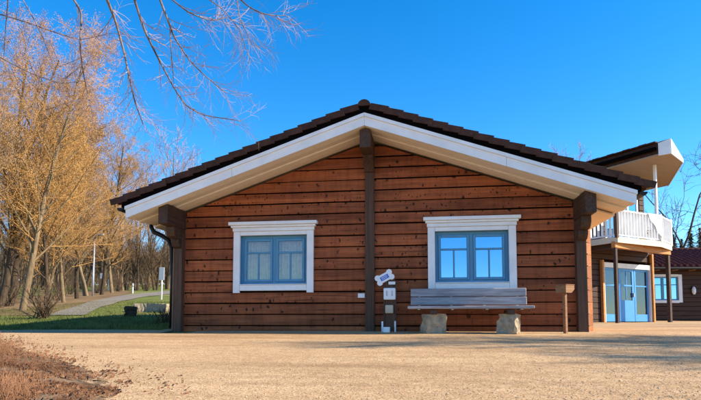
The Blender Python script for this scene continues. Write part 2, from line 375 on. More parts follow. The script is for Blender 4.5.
def log_piece(name, xl, xr, z0, z1, mat, parent, y0=0.0, th=.11, chl=0, chr_=0):
    """one squared log: xl(z)/xr(z) give its ends; lower lip set back to leave the dark joint; chl/chr_ chamfer an outer end"""
    b_ = random.uniform(-.006, .006); jt = random.uniform(-.006, .006)
    prof = [(y0 + .050, z0 + .002), (y0 + .050, z0 + .015 + jt), (y0 + b_ + .006, z0 + .017 + jt), (y0 + b_, z0 + .026 + jt), (y0 + b_ - .002, (z0 + z1) / 2), (y0 + b_, z1 - .010), (y0 + b_ + .008, z1 - .002), (y0 + th, z1 - .002), (y0 + th, z0 + .002)]
    A, B = [], []
    k = max(2, int((xr(z0) - xl(z0)) / .8) + 1); rows = []
    for i in range(k + 1):
        t = i / k; row = []
        for (y, z) in prof:
            a, e = xl(z), xr(z)
            if chl: a = a + max(0, chl - (y - y0)) if i == 0 else a + chl + .001
            if chr_: e = e - max(0, chr_ - (y - y0)) if i == k else e - chr_ - .001
            wob = .007 * noise.noise(Vector((t * 7 + z * 3, z * 5, xl(z0)))) if 0 < i < k else 0
            row.append((a + (e - a) * t, y, z + wob))
        rows.append(row)
    mb = MB(); np_ = len(prof)
    vs = [p for r in rows for p in r]; fs = []
    for i in range(k):
        for j in range(np_):
            j2 = (j + 1) % np_; fs.append((i * np_ + j, i * np_ + j2, (i + 1) * np_ + j2, (i + 1) * np_ + j))
    fs += [tuple(range(np_)), tuple(range(k * np_, (k + 1) * np_))]
    mb.add(vs, fs)
    for q in range(len(fs) - 2):                          # joint recess coloured black: sealing strip plus painted shade line
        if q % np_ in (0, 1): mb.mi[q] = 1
    if chl: mb.mi[-2] = 2
    if chr_: mb.mi[-1] = 2
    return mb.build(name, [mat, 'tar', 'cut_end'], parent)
courses = [(-.06, .09)] + [(.09 + .2 * k, .29 + .2 * k) for k in range(16)]
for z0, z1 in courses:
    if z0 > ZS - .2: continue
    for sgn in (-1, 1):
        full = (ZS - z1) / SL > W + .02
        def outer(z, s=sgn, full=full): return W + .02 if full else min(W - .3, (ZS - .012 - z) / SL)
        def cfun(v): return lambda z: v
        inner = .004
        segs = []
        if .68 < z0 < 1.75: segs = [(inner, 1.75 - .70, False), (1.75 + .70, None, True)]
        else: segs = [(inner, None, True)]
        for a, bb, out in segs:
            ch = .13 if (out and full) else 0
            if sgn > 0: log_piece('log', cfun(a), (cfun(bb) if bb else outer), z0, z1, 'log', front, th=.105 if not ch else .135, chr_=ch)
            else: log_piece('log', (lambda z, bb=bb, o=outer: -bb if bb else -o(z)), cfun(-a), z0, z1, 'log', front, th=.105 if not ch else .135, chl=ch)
# side and back walls
for sgn, nm in ((-1, 'side_wall'), (1, 'side_wall')):
    x = sgn * 3.53
    sw = MB().box(x - .03, x + .03, .15, DEEP, -.05, 2.15).build(nm, 'core', house)
    for z0, z1 in courses[:11]:
        zz = min(z1, 2.16)
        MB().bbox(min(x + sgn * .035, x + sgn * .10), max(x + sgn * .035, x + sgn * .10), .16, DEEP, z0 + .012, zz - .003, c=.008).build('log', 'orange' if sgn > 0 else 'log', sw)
MB().prism([(-3.5, DEEP, -.05), (3.5, DEEP, -.05), (3.5, DEEP, 2.14), (0, DEEP, ZS - .03), (-3.5, DEEP, 2.14)], (0, .1, 0)).build('back_wall', 'log', house)
MB().box(-3.48, 3.48, .16, DEEP - .02, -.04, .02).build('room_floor', 'room', house)
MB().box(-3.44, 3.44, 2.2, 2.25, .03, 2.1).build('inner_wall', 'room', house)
# corner posts, centre post, purlins with corbels, ridge beam
for sgn in (-1, 1):
    a, bb = sorted((sgn * 3.44, sgn * 3.60))
    box('corner_post', 'endlog', house, a, bb, -.13, .03, -.06, 1.72)
    pu = box('purlin', 'purlin', house, a - .005, bb + .005, -OV + .07, .3, 1.86, 2.21, c=.008)
    for k, (dep, z0, z1) in enumerate([(.46, 1.66, 1.855), (.27, 1.50, 1.655)]):
        q = [(0.05, z1), (-dep, z1), (-dep, z0 + .10), (-dep + .05, z0 + .03), (-dep + .14, z0), (0.05, z0)]
        MB().prism([(a + .004 + .002 * k, y, z) for y, z in q], (bb - a - .008 - .004 * k, 0, 0)).build('corbel', 'purlin', house)
box('centre_post', 'endlog', house, -.08, .08, -.075, -.006, -.06, 2.95)
box('ridge_beam', 'purlin', house, -.09, .09, -OV + .06, .3, 3.04, 3.335, c=.008)
q = [(0.02, 3.035), (-.36, 3.035), (-.36, 2.99), (-.22, 2.90), (-.12, 2.80), (.02, 2.80)]
MB().prism([(-.085, y, z) for y, z in q], (.17, 0, 0)).build('corbel', 'purlin', house)
# roof: deck, soffit boards, fascia, verge boards, tiles
roofdeck = MB()
for sgn in (-1, 1):
    roofdeck.prism([(0, -OV + .02, ZS + .047), (sgn * HX, -OV + .02, ZS + .047 - SL * HX), (sgn * HX, -OV + .02, ZR - .01 - SL * HX), (0, -OV + .02, ZR - .01)], (0, DEEP + OV + .3, 0))
roof = roofdeck.build('roof', 'cream_trim', house)
def rake(sgn, x0, x1, y0, y1, za, zb, nm, mat, parent):        # a board that follows the slope, za/zb heights above soffit line
    z = lambda x: ZS - SL * abs(x)
    mb = MB().prism([(sgn * x0, y0, z(x0) + za), (sgn * x1, y0, z(x1) + za), (sgn * x1, y0, z(x1) + zb), (sgn * x0, y0, z(x0) + zb)], (0, y1 - y0, 0))
    return mb.build(nm, mat, parent)
for sgn in (-1, 1):
    rake(sgn, .0015, 2.248, -OV - .022, -OV + .012, 0, FT - .055, 'fascia_board', 'white', roof); rake(sgn, 2.252, HX, -OV - .024, -OV + .012, .001, FT - .055, 'fascia_board', 'white', roof)
    rake(sgn, .0015, HX + .01, -OV - .045, -OV + .012, FT - .053, FT + .005, 'fascia_trim', 'white', roof)
    yb = [-OV + .014, -.61, -.41, -.21, -.012]
    for i in range(4): rake(sgn, .003, HX - .01, yb[i] + .004, yb[i + 1] - .004, .004 + .022 * (i % 2), .045, 'soffit_board', 'cream', roof)
    for i in range(3):                                          # side eave soffit
        y0 = .16 + i * 1.4; rake(sgn, 3.66, HX - .01, y0, y0 + 1.39, .004, .03, 'soffit_board', 'cream', roof)
    rake(sgn, .002, HX + .07, -OV - .035, -OV + .01, FT + .008, FT + .17, 'verge_board', 'tar', roof)
    rake(sgn, .002, HX + .07, -OV + .012, DEEP + .25, FT - .005, FT + .12, 'tile_batten', 'tar', roof)
# tiles: the verge tiles one by one, the field behind as one part
ang = math.atan(SL); TL = .255; NT = int((HX + .12) / math.cos(ang) / TL) + 1
TL = (HX + .12) / math.cos(ang) / NT
def tile_mesh(wd, hump, flap):
    mb = MB(); t = .028; L = TL + .05; rise = .030
    k = 6; top = []; bot = []
    for i in range(k + 1):
        u = i / k; h = (hump * max(0, math.sin(u * math.pi * 2)) if hump else 0)
        top.append((u * wd, h))
    vs = []; 
    for (u, h) in top:
        vs += [(0, u, h + t), (L, u, h + t + rise), (0, u, h), (L, u, h + rise)]
    fs = []
    for i in range(k):
        a, b_ = i * 4, i * 4 + 4
        fs += [(a, a + 1, b_ + 1, b_), (a + 2, b_ + 2, b_ + 3, a + 3), (a + 1, a + 3, b_ + 3, b_ + 1), (a, b_, b_ + 2, a + 2)]
    fs += [(0, 2, 3, 1), (k * 4, k * 4 + 1, k * 4 + 3, k * 4 + 2)]
    mb.add(vs, fs)
    if flap: mb.add(*(lambda P: (P.v, P.f))(MB().prism([(0.0, -.012, t - .10), (L, -.012, t - .10 + rise), (L, -.012, t + rise + .004), (0, -.012, t + .004)], (0, .024, 0))))
    return mb
vm = tile_mesh(.30, .028, True); fm = tile_mesh(.30, .028, False)
verge_me = None; field = MB()
for sgn in (-1, 1):
    rot = Matrix.Rotation(ang if sgn > 0 else -ang, 4, 'Y')
    for i in range(NT):
        # local x runs down the slope (mirrored on the west side)
        d0 = i * TL
        def place(v, y):
            x = d0 + v[0] - .01; zloc = v[2] + FT + .135
            X = x * math.cos(ang) + zloc * math.sin(ang); Z = ZS - x * math.sin(ang) + zloc * math.cos(ang)
            return (sgn * X, y + v[1], Z)
        jit = random.uniform(-.012, .012)
        # near end of each tile is higher so the down-slope edge steps up over the next course
        mb = MB(); mb.v = [(lambda p: (p[0], p[1], p[2]))(place((v[0], v[1], v[2] + random.uniform(-.002, .002) + jit * .3), -OV - .05 + jit * .5)) for v in vm.v]; mb.f = list(vm.f); mb.mi = [0] * len(mb.f)
        mb.build('verge_tile', 'tile', roof)
        for j in range(1, 18):
            o = len(field.v); field.v += [place(v, -OV - .05 + .3 * j) for v in fm.v]; field.f += [tuple(q + o for q in f) for f in fm.f]; field.mi += [0] * len(fm.f)
stuff(field.build('tile_field', 'tile', roof))
for j in range(13):                                             # ridge caps
    y0 = -OV - .07 + j * .42; pts = []
    mb = MB()
    rows = []
    for yy, rr in ((y0, .108), (y0 + .45, .095)):
        rows.append([(rr * math.cos(math.pi * a / 8), yy, ZR + .115 + rr * .95 * math.sin(math.pi * a / 8)) for a in range(9)])
    mb.add(rows[0] + rows[1], [(i, i + 1, i + 10, i + 9) for i in range(8)] + [tuple(range(9))[::-1], tuple(range(9, 18)), (0, 9, 17, 8)])
    mb.build('ridge_tile', 'tile', roof)
# gutters and the west downpipe
for sgn in (-1, 1):
    gx0 = sgn * (HX + .10); gzz = ZR - SL * HX - .02
    mb = MB(); prof = [(gx0 + .06 * math.cos(math.pi + math.pi * a / 6), gzz + .06 * math.sin(math.pi + math.pi * a / 6)) for a in range(7)]
    vs = [(x, y, z) for y in (-OV - .03, DEEP + .2) for x, z in prof] + [(gx0 + (x - gx0) * .88, y, gzz + (z - gzz) * .88) for y in (-OV - .03, DEEP + .2) for x, z in prof]
    fs = [(i, i + 1, i + 8, i + 7) for i in range(6)] + [(14 + i, 14 + i + 7, 14 + i + 8, 14 + i + 1) for i in range(6)] + [tuple(range(7)) , tuple(range(7, 14))]
    mb.add(vs, fs); mb.build('gutter', 'black', house)
mb = MB(); g0 = Vector((-HX - .10, .25, ZR - SL * HX - .07))
mb.tube([g0, g0 + Vector((.0, 0, -.10)), g0 + Vector((.06, 0, -.20)), g0 + Vector((.22, 0, -.27)), g0 + Vector((.36, 0, -.36)), g0 + Vector((.43, 0, -.52)), (-3.80, .25, 1.0), (-3.80, .25, .03)], .042, 8)
mb.build('downpipe', 'black', house, smooth=True)
# windows
def hut_window(c, gl, curtains):
    w_ = MB(); Y0, Y1 = .055, .105                          # the fixed frame is the part, everything else hangs on it
    w_.box(c - .64, c - .565, Y0, Y1, .815, 1.745).box(c + .565, c + .64, Y0, Y1, .815, 1.745).box(c - .565, c + .565, Y0, Y1, 1.675, 1.745).box(c - .565, c + .565, Y0, Y1, .815, .885).box(c - .03, c + .03, Y0, Y1, .885, 1.675)
    f = w_.build('window', 'blue', house)
    for s in (-1, 1):
        a, bb = sorted((c + s * .62, c + s * .742)); box('trim_board', 'white', f, a, bb, -.055, -.006, .685, 1.80)
        a, bb = sorted((c + s * .618, c + s * .665)); box('reveal_board', 'blue' , f, a, bb, -.004, .06, .80, 1.78, c=.002)
        # sash
        a, bb = sorted((c + s * .033, c + s * .562)); sw = .045; S0, S1 = .035, .085
        sm = MB().bbox(a, a + sw, S0, S1, .888, 1.672).bbox(bb - sw, bb, S0, S1, .888, 1.672).bbox(a + sw + .001, bb - sw - .001, S0, S1, 1.627, 1.672).bbox(a + sw + .001, bb - sw - .001, S0, S1, .888, .933)
        sm.build('sash', 'blue', f)
        MB().bbox(a + sw, bb - sw, .040, .080, 1.402, 1.436).build('transom', 'blue', f)
        mx = (a + bb) / 2; MB().bbox(mx - .014, mx + .014, .042, .078, .934, 1.401).build('muntin', 'blue', f)
        for (x0, x1, z0, z1) in ((a + sw, bb - sw, 1.436, 1.628), (a + sw, mx - .014, .932, 1.402), (mx + .014, bb - sw, .932, 1.402)):
            MB().box(x0 + .001, x1 - .001, .058, .062, z0 + .001, z1 - .001).build('pane', gl, f)
    box('trim_board', 'white', f, c - .618, c + .618, -.05, .02, .725, .825)
    box('sill', 'white', f, c - .617, c + .617, -.062, .053, .827, .842)
    box('trim_board', 'white', f, c - .618, c + .618, -.05, -.006, 1.728, 1.80)
    box('cornice', 'white', f, c - .755, c + .755, -.075, -.004, 1.802, 1.865)
    box('cornice', 'white', f, c - .78, c + .78, -.105, -.004, 1.867, 1.905)
    box('cornice', 'white', f, c - .815, c + .815, -.14, -.004, 1.907, 1.965)
    if curtains:
        for x0, x1 in ((c - .62, c - .10), (c + .0, c + .62)):
            mb = MB(); k = 60; 
            for i in range(k + 1):
                x = x0 + (x1 - x0) * i / k; y = .20 + .018 * math.sin(i * 1.05) + .01 * math.sin(i * .37)
                mb.v += [(x, y, .80), (x, y + .004, 1.76)]
            mb.f = [(2 * i, 2 * i + 2, 2 * i + 3, 2 * i + 1) for i in range(k)]; mb.mi = [0] * k
            mb.build('curtain', 'curtain', f, smooth=True)
    return f
hut_window(-1.75, 'glass_clear', True)
hut_window(1.75, 'glass_mirror', False)
box('wall_plaque', 'plastic', None, -.215, -.09, -.028, -.004, .585, .665)
tag(bpy.data.objects['wall_plaque'], 'tiny white rectangular plaque screwed to the log wall', 'plaque')

# ------------------------------------------------------------------ bench on two stones
bench = empty('bench', (1.66, -.55, gz(1.66, -.55))); bz = -bench.location.z
tag(bench, 'weathered grey wooden bench on two stone blocks below the window', 'bench')
def bpart(name, mat, *a, c=.008): 
    x0, x1, y0, y1, z0, z1 = a
    return MB().bbox(x0, x1, y0, y1, z0 + bz, z1 + bz, c=c).build(name, mat, bench)
bpart('backrest_plank', 'bench', -.945, .94, .27, .315, .590, .722)
bpart('backrest_plank', 'bench', -.945, .945, .268, .313, .448, .580)
for i, y in enumerate((-.20, -.045, .11)): bpart('seat_plank', 'bench', -.98 + .006 * i, .985 - .008 * i, y, y + .145, .375, .42)
for x in (-.80, -.27, .27, .80):
    mb = MB().bbox(x - .02, x + .02, .317, .327, .36 + bz, .70 + bz, c=.002).bbox(x - .02, x + .02, -.15, .316, .358 + bz, .373 + bz, c=.002); mb.build('bracket', 'steel', bench)
def rock(name, parent, c, sx, sy, sz, rz, seed, mat='stone', amp=.035, taper=.08):
    import bmesh
    bm = bmesh.new(); bmesh.ops.create_cube(bm, size=1); bmesh.ops.subdivide_edges(bm, edges=bm.edges, cuts=6, use_grid_fill=True)
    rt_ = Matrix.Rotation(rz, 3, 'Z')
    for v in bm.verts:
        p = v.co.copy(); q = p.copy(); L = max(abs(p.x), abs(p.y), abs(p.z)); q = q * (1 - .04 * (p.length / .5 - 1))
        k = 1 - taper * (p.z + .5); q = Vector((q.x * sx * k, q.y * sy * k, q.z * sz))
        q += Vector((noise.noise(p * 3 + Vector((seed, 0, 0))), noise.noise(p * 3 + Vector((0, seed, 9))), noise.noise(p * 3 + Vector((5, 0, seed))))) * amp * (1 if abs(p.z) < .49 else .35)
        v.co = rt_ @ q + Vector(c)
    bmesh.ops.dissolve_limit(bm, angle_limit=.16, verts=bm.verts, edges=bm.edges); me = bpy.data.meshes.new(name); bm.to_mesh(me); bm.free(); me.materials.append(M[mat]); return put(name, me, parent)
for x in (-.57, .63): bpart('bearer', 'endlog', x - .06, x + .06, -.17, .24, .285, .356)
rock('stone_support', bench, (-.57, .03, .135 + bz), .34, .32, .32, R(24), 3, amp=.045)
rock('stone_support', bench, (.63, .03, .135 + bz), .31, .32, .32, R(-24), 8, amp=.045)

# ------------------------------------------------------------------ dog waste station by the centre post
st = empty('dog_waste_station', (.36, -.25, gz(.36, -.25)))
tag(st, 'dark dog waste station with white bone shaped sign and bag dispenser', 'dog station'); sz = -st.location.z
def sp(name, mat, *a, c=.003, parent=None):
    x0, x1, y0, y1, z0, z1 = a
    return MB().bbox(x0, x1, y0, y1, z0 + sz, z1 + sz, c=c).build(name, mat, parent or st)
sp('back_board', 'endlog', -.085, .085, .02, .045, .02, .90)
sp('side_rail', 'endlog', .086, .106, .0, .05, .02, .80); sp('side_rail', 'endlog', -.106, -.086, .0, .05, .02, .80)
sp('stake', 'plastic', -.142, -.112, -.01, .03, -.09, .175); sp('stake', 'plastic', .078, .104, -.035, -.005, -.09, .18)
d_ = sp('bag_dispenser', 'plastic', -.10, .10, -.06, .018, .54, .738, c=.012)
for s in (-.045, .045): MB().bbox(s - .012, s + .012, -.066, -.061, .60 + sz, .69 + sz, c=.002).build('slot', 'steel', d_)
sp('lower_box', 'beige', -.075, .06, -.05, .018, .31, .45, c=.01)
sp('name_plate', 'plastic', -.02, .095, -.005, .018, .80, .85)
# bone
mb = MB(); ca, sa = math.cos(R(28)), math.sin(R(28)); cx, cz = -.085, .918
def bone(L, wd, rr):
    pts = []
    for (ox, oz, a0, a1) in ((L, -rr * .9, -150, 60), (L, rr * .9, -60, 150), (-L, rr * .9, 30, 240), (-L, -rr * .9, 120, 330)):
        for k in range(9):
            a = R(a0 + (a1 - a0) * k / 8); pts.append((ox + rr * math.cos(a), oz + rr * math.sin(a)))
    return pts
def tw(p, y, k=1): return (cx + (p[0] * ca - p[1] * sa) * k, y, cz + (p[0] * sa + p[1] * ca) * k + sz)
bp_ = bone(.112, .05, .050)
sgn_ = MB().prism([tw(p, -.03) for p in bp_], (0, .016, 0)).build('bone_sign', 'plastic', st)
MB().prism([tw(p, -.033) for p in [(-.075, -.034), (.075, -.034), (.075, .034), (-.075, .034)]], (0, .002, 0)).build('blue_panel', 'signblue', sgn_)
for k in range(2): MB().prism([tw(p, -.0350) for p in [(-.055, -.016 + .026 * k), (.05, -.016 + .026 * k), (.05, -.008 + .026 * k), (-.055, -.008 + .026 * k)]], (0, .0015, 0)).build('text_line', 'plastic', sgn_)
wb = empty('white_tub', (.315, -.36, gz(.315, -.36) + .006)); tag(wb, 'small white open tub on the gravel below the bone sign', 'tub')
MB().bbox(-.055, .055, -.05, .05, 0, .012).build('base', 'plastic', wb)
for (a, bb, c_, d_) in ((-.055, -.047, -.05, .05), (.047, .055, -.05, .05), (-.0465, .0465, -.05, -.042), (-.0465, .0465, .042, .05)): MB().bbox(a, bb, c_, d_, .0125, .09, c=.002).build('side', 'plastic', wb)

# ------------------------------------------------------------------ wooden box on a post
pb = empty('post_box', (3.16, -.45, gz(3.16, -.45)), R(38)); tag(pb, 'slanted wooden box on a thin post beside the corner of the house', 'post box')
MB().bbox(-.025, .025, -.025, .025, -.05, .66, c=.003).build('post', 'boxbrown', pb)
q = [(-.09, .765), (.11, .765), (.11, .70), (.04, .645), (-.09, .645)]
MB().prism([(x, -.10, z) for x, z in q], (0, .20, 0)).build('box', 'boxbrown', pb)
MB().bbox(-.095, .115, -.105, .105, .767, .779, c=.003).build('lid', 'boxbrown', pb)

# ------------------------------------------------------------------ the balcony house on the right
O = atd(604, 322, 20.0); O.z = gz(O.x, O.y)
bh = empty('balcony_house', O, R(37)); tag(bh, 'two storey log house with white balcony and blue glazed door', 'house')
# local axes: x along the door wall (to the right and back), -y out of the wall
def hp(name, mat, *a, c=.004, parent=None): return MB().bbox(*a, c=c).build(name, mat, parent or bh)
wl = MB()
for k in range(28):
    z0 = -.1 + k * .2
    if z0 < 2.2: spans = [(-2.6, -.02), (2.80, 2.95)]
    elif z0 < 2.7: spans = [(-2.6, 2.95)]
    elif z0 < 4.9: spans = [(.06, .28), (2.3, 2.62)]
    else: spans = [(.06, 2.62)]
    for a, bb in spans: wl.bbox(a, bb, .02, .16, z0, z0 + .188, c=.012)
wl.box(-2.55, -.03, .07, .15, -.1, 2.68)
wl.box(-2.6, -2.45, .2, 7, -.1, 2.68).box(.06, .2, .2, 6.88, 2.7, 5.6).box(-2.5, 2.6, 6.9, 7, -.1, 2.68).box(.06, 2.6, 6.9, 7, 2.7, 5.6).box(2.45, 2.6, .2, 6.9, 2.7, 5.5).box(2.80, 2.94, .2, 6.9, -.1, 2.7)
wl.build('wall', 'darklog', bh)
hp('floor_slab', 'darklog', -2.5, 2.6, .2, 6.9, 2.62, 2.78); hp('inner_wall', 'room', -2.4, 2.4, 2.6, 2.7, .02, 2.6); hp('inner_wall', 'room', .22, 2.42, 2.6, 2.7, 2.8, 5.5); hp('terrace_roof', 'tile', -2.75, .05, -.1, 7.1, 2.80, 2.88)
hp('corner_log_stack', 'orange', -.12, -.02, -.10, .01, -.05, 2.25); hp('corner_log_stack', 'orange', 2.80, 2.90, -.10, .01, -.05, 2.62)
# ground floor door with side lights
dr = hp('door', 'bright_blue', .98, 1.86, .05, .10, .03, .82)
for a in ((.98, 1.10, .05, .10, .822, 2.0), (1.74, 1.86, .05, .10, .822, 2.0), (1.102, 1.738, .05, .10, 1.90, 2.0), (1.102, 1.738, .055, .095, 1.34, 1.40), (1.40, 1.44, .06, .09, .825, 1.338), (1.40, 1.44, .06, .09, 1.402, 1.898)): hp('door_rail', 'bright_blue', *a, parent=dr)
for x0, x1 in ((1.103, 1.399), (1.441, 1.737)):
    for z0, z1 in ((.825, 1.338), (1.402, 1.898)): MB().box(x0, x1, .072, .078, z0, z1).build('pane', 'glass_dark', dr)
hp('door_handle', 'steel', 1.76, 1.80, -.0, .049, .95, 1.10, parent=dr)
for x0, x1 in ((.10, .96), (1.88, 2.72)):
    sl_ = hp('side_light', 'bright_blue', x0, x1, .05, .10, .03, .30)
    for a in ((x0, x0 + .09, .05, .10, .302, 2.0), (x1 - .09, x1, .05, .10, .302, 2.0), (x0 + .091, x1 - .091, .05, .10, 1.92, 2.0), (x0 + .091, x1 - .091, .055, .095, 1.34, 1.39)): hp('side_light_rail', 'bright_blue', *a, parent=sl_)
    for z0, z1 in ((.303, 1.339), (1.391, 1.919)): MB().box(x0 + .092, x1 - .092, .072, .078, z0, z1).build('pane', 'glass_dark', sl_)
for a in ((-.015, .095, -.03, .10, -.02, 2.0), (2.725, 2.79, -.03, .10, -.02, 2.0), (-.015, 2.79, -.035, .10, 2.002, 2.18)): hp('door_trim', 'white', *a)
# upper floor glazing
up_ = hp('upper_window', 'white', .30, .40, .05, .11, 2.80, 4.88)
for a in ((.95, 1.05, .05, .11, 2.8, 4.88), (1.60, 1.70, .05, .11, 2.8, 4.88), (2.18, 2.28, .05, .11, 2.8, 4.88), (.402, .948, .05, .11, 4.78, 4.88), (1.052, 1.598, .05, .11, 4.78, 4.88), (1.702, 2.178, .05, .11, 4.78, 4.88)): hp('window_rail', 'white', *a, parent=up_)
for x0, x1 in ((.402, .948), (1.052, 1.598), (1.702, 2.178)): MB().box(x0, x1, .075, .082, 2.8, 4.779).build('pane', 'glass_mirror', up_)
# balcony
BZ = 2.80
bal_poly = [(-1.1, -1.4), (1.3, -1.4), (2.55, -1.0), (2.75, .0), (-1.1, .0)]
bal = MB().prism([(x, y, BZ - .10) for x, y in bal_poly], (0, 0, .10)).build('balcony', 'boxwood', bh)
edges = [((-1.1, -.02), (-1.1, -1.4)), ((-1.1, -1.4), (1.3, -1.4)), ((1.3, -1.4), (2.55, -1.0)), ((2.55, -1.0), (2.75, -.02))]
for (p, q) in edges:
    P, Q = Vector((*p, 0)), Vector((*q, 0)); d = (Q - P).normalized(); nn = Vector((d.y, -d.x, 0)); L = (Q - P).length
    MB().bar(P + nn * .02 + Vector((0, 0, BZ - .06)), Q + nn * .02 + Vector((0, 0, BZ - .06)), .04, .20).build('edge_board', 'cream_trim', bal)
    MB().bar(P + Vector((0, 0, BZ + .93)), Q + Vector((0, 0, BZ + .93)), .09, .05).build('handrail', 'white', bal)
    MB().bar(P + Vector((0, 0, BZ + .10)), Q + Vector((0, 0, BZ + .10)), .05, .05).build('bottom_rail', 'white', bal)
    k = max(2, round(L / .155))
    for i in range(k):
        c = P + d * (L * (i + .5) / k) - nn * .0
        MB().bar(c + Vector((0, 0, BZ + .127)), c + Vector((0, 0, BZ + .904)), .105, .022, up=d).build('baluster', 'white', bal)
for p in ((-1.1, -1.4), (1.3, -1.4), (2.55, -1.0)): MB().bbox(p[0] - .05, p[0] + .05, p[1] - .05, p[1] + .05, BZ, BZ + 1.0, c=.006).build('newel_post', 'white' if p[0] > 0 else 'endlog', bal)
MB().bar((-1.15, -1.30, BZ - .22), (2.5, -.95, BZ - .22), .14, .20).build('support_beam', 'orange', bh)
MB().bar((-.9, -.05, BZ - .42 + .2), (-.9, -1.2, BZ - .22), .12, .16).build('support_beam', 'darklog', bh)
hp('support_post', 'purlin', -1.10, -1.0, -1.34, -1.24, -.2, BZ - .33); hp('support_post', 'purlin', 2.36, 2.48, -1.0, -.88, -.2, BZ - .33)
hp('roof_post', 'white', 1.27, 1.36, -1.32, -1.23, BZ, 5.62, c=.008)
# roof of the balcony house: soffit polygon, white fascia, dark tiles
ZF = 5.62
pol = [(.33, -2.05), (.46, -2.38), (1.86, -1.95), (4.75, .35), (4.75, 7.4), (.33, 7.4)]
tops = [.42, .50, .12, .12, .12, .42]
rf = MB().prism([(x, y, ZF) for x, y in pol], (0, 0, .05)).build('roof', 'soffit_brown', bh)
mb = MB(); k = len(pol); cxp = Vector((1.6, 2, 0))
lo = [Vector((x, y, ZF + .052)) + (Vector((x, y, 0)) - cxp).normalized() * .0 for x, y in pol]; hi = [Vector((x, y, ZF + t)) for (x, y), t in zip(pol, tops)]
mb.add(lo + hi, [tuple(range(k))[::-1], tuple(range(k, 2 * k))] + [(i, (i + 1) % k, (i + 1) % k + k, i + k) for i in range(k)]); mb.build('tile_slab', 'tile', rf)
for i, j in ((0, 1), (1, 2), (2, 3)):
    p, q = Vector((*pol[i], 0)), Vector((*pol[j], 0)); d = (q - p).normalized(); nn = Vector((d.y, -d.x, 0)) * .03
    a, bb = tops[i], tops[j]
    MB().prism([p + nn + Vector((0, 0, ZF - .02)), q + nn + Vector((0, 0, ZF - .02)), q + nn + Vector((0, 0, ZF + bb - .01)), p + nn + Vector((0, 0, ZF + a - .01))], -nn * .9).build('fascia_board', 'white', rf)
P0, P1 = Vector((.33, -2.05, 0)), Vector((.33, 7.4, 0))
for i in range(30):                                             # verge tiles along the west eave
    y = -2.02 + i * .31; MB().bbox(.20, .52, y, y + .30, ZF + .425 + .012 * (i % 2), ZF + .47 + .012 * (i % 2), c=.006).build('eave_tile', 'tile', rf)
MB().tube([(.24, -2.0, ZF + .22), (.24, 7.4, ZF + .22)], .07, 8).build('gutter', 'tar', rf)
# white cloth over the balcony rail with potted flowers behind the balusters
o_ = bh.matrix_basis
Bm = Matrix.Translation(O) @ Matrix.Rotation(R(37), 4, 'Z')
cl = MB(); KX, KZ = 14, 10
for i in range(KX + 1):
    for j in range(KZ + 1):
        u, t = i / KX, j / KZ; x = .52 + .78 * u; drop = .06 + u * .84
        cl.v.append(tuple(Bm @ Vector((x, -1.455 - .02 * math.sin(u * 13 + t * 2) * (.3 + t) - .01, BZ + .965 - drop * t))))
for i in range(KX):
    for j in range(KZ):
        a = i * (KZ + 1) + j; cl.f.append((a, a + KZ + 1, a + KZ + 2, a + 1)); cl.mi.append(0)
co = cl.build('white_cloth', 'cloth', smooth=True); tag(co, 'white cloth hanging in a slanted fold over the balcony railing', 'cloth')
md = co.modifiers.new('thick', 'SOLIDIFY'); md.thickness = .006
fp = empty('flower_pot', Bm @ Vector((.62, -1.22, BZ + .002))); tag(fp, 'pot of red flowers standing behind the balcony railing', 'flower pot')
MB().tube([(0, 0, 0), (0, 0, .2)], [.09, .12], 12).build('pot', 'beige', fp)
mb = MB(); mg = MB()
for i in range(160):
    p = Vector((random.gauss(0, .11), random.gauss(0, .11), .2 + abs(random.gauss(.1, .09)))); t = mb if random.random() < .4 else mg
    a = Vector((random.uniform(-1, 1), random.uniform(-1, 1), random.uniform(-.4, 1))).normalized() * .03; c = a.orthogonal().normalized() * .025
    t.add([p - a, p + c, p + a, p - c], [(0, 1, 2, 3)])
mb.build('blossoms', 'flower', fp); mg.build('leaves', 'leafgreen', fp)

# ------------------------------------------------------------------ the low wing behind
WD = 25.0
wo = atd(646, 322, WD); wo.z = gz(wo.x, wo.y)
wing = empty('low_wing', wo, R(6)); tag(wing, 'low dark log building with a reddish tiled roof and one blue window', 'building')
mb = MB()
for k in range(13):
    z0 = -.15 + k * .2
    for a, bb in ([(-2, 6.5)] if (z0 < .75 or z0 > 2.0) else [(-2, .0), (1.62, 6.5)]): mb.bbox(a, bb, 0, .12, z0, z0 + .185, c=.012)
mb.box(-2, -.02, .05, .11, -.1, 2.4).box(1.64, 6.5, .05, .11, -.1, 2.4).box(6.35, 6.5, .13, 5, -.1, 2.4).box(-2, 6.5, 5, 5.1, -.1, 2.4)
mb.build('wall', 'darklog', wing)
MB().box(-1.9, 6.3, 2.0, 2.05, 0, 2.3).build('inner_wall', 'room', wing)
wf = MB().bbox(.12, .18, .02, .08, .92, 1.98).bbox(1.42, 1.48, .02, .08, .92, 1.98).bbox(.181, 1.419, .02, .08, 1.92, 1.98).bbox(.181, 1.419, .02, .08, .92, .98).bbox(.74, .86, .02, .08, .981, 1.919).build('window', 'blue', wing)
for a in ((-.04, .118, -.04, .1, .82, 2.08), (1.482, 1.64, -.04, .1, .82, 2.08), (.119, 1.481, -.04, .1, 1.982, 2.09), (.119, 1.481, -.05, .1, .80, .918)): hp('trim_board', 'white', *a, parent=wf)
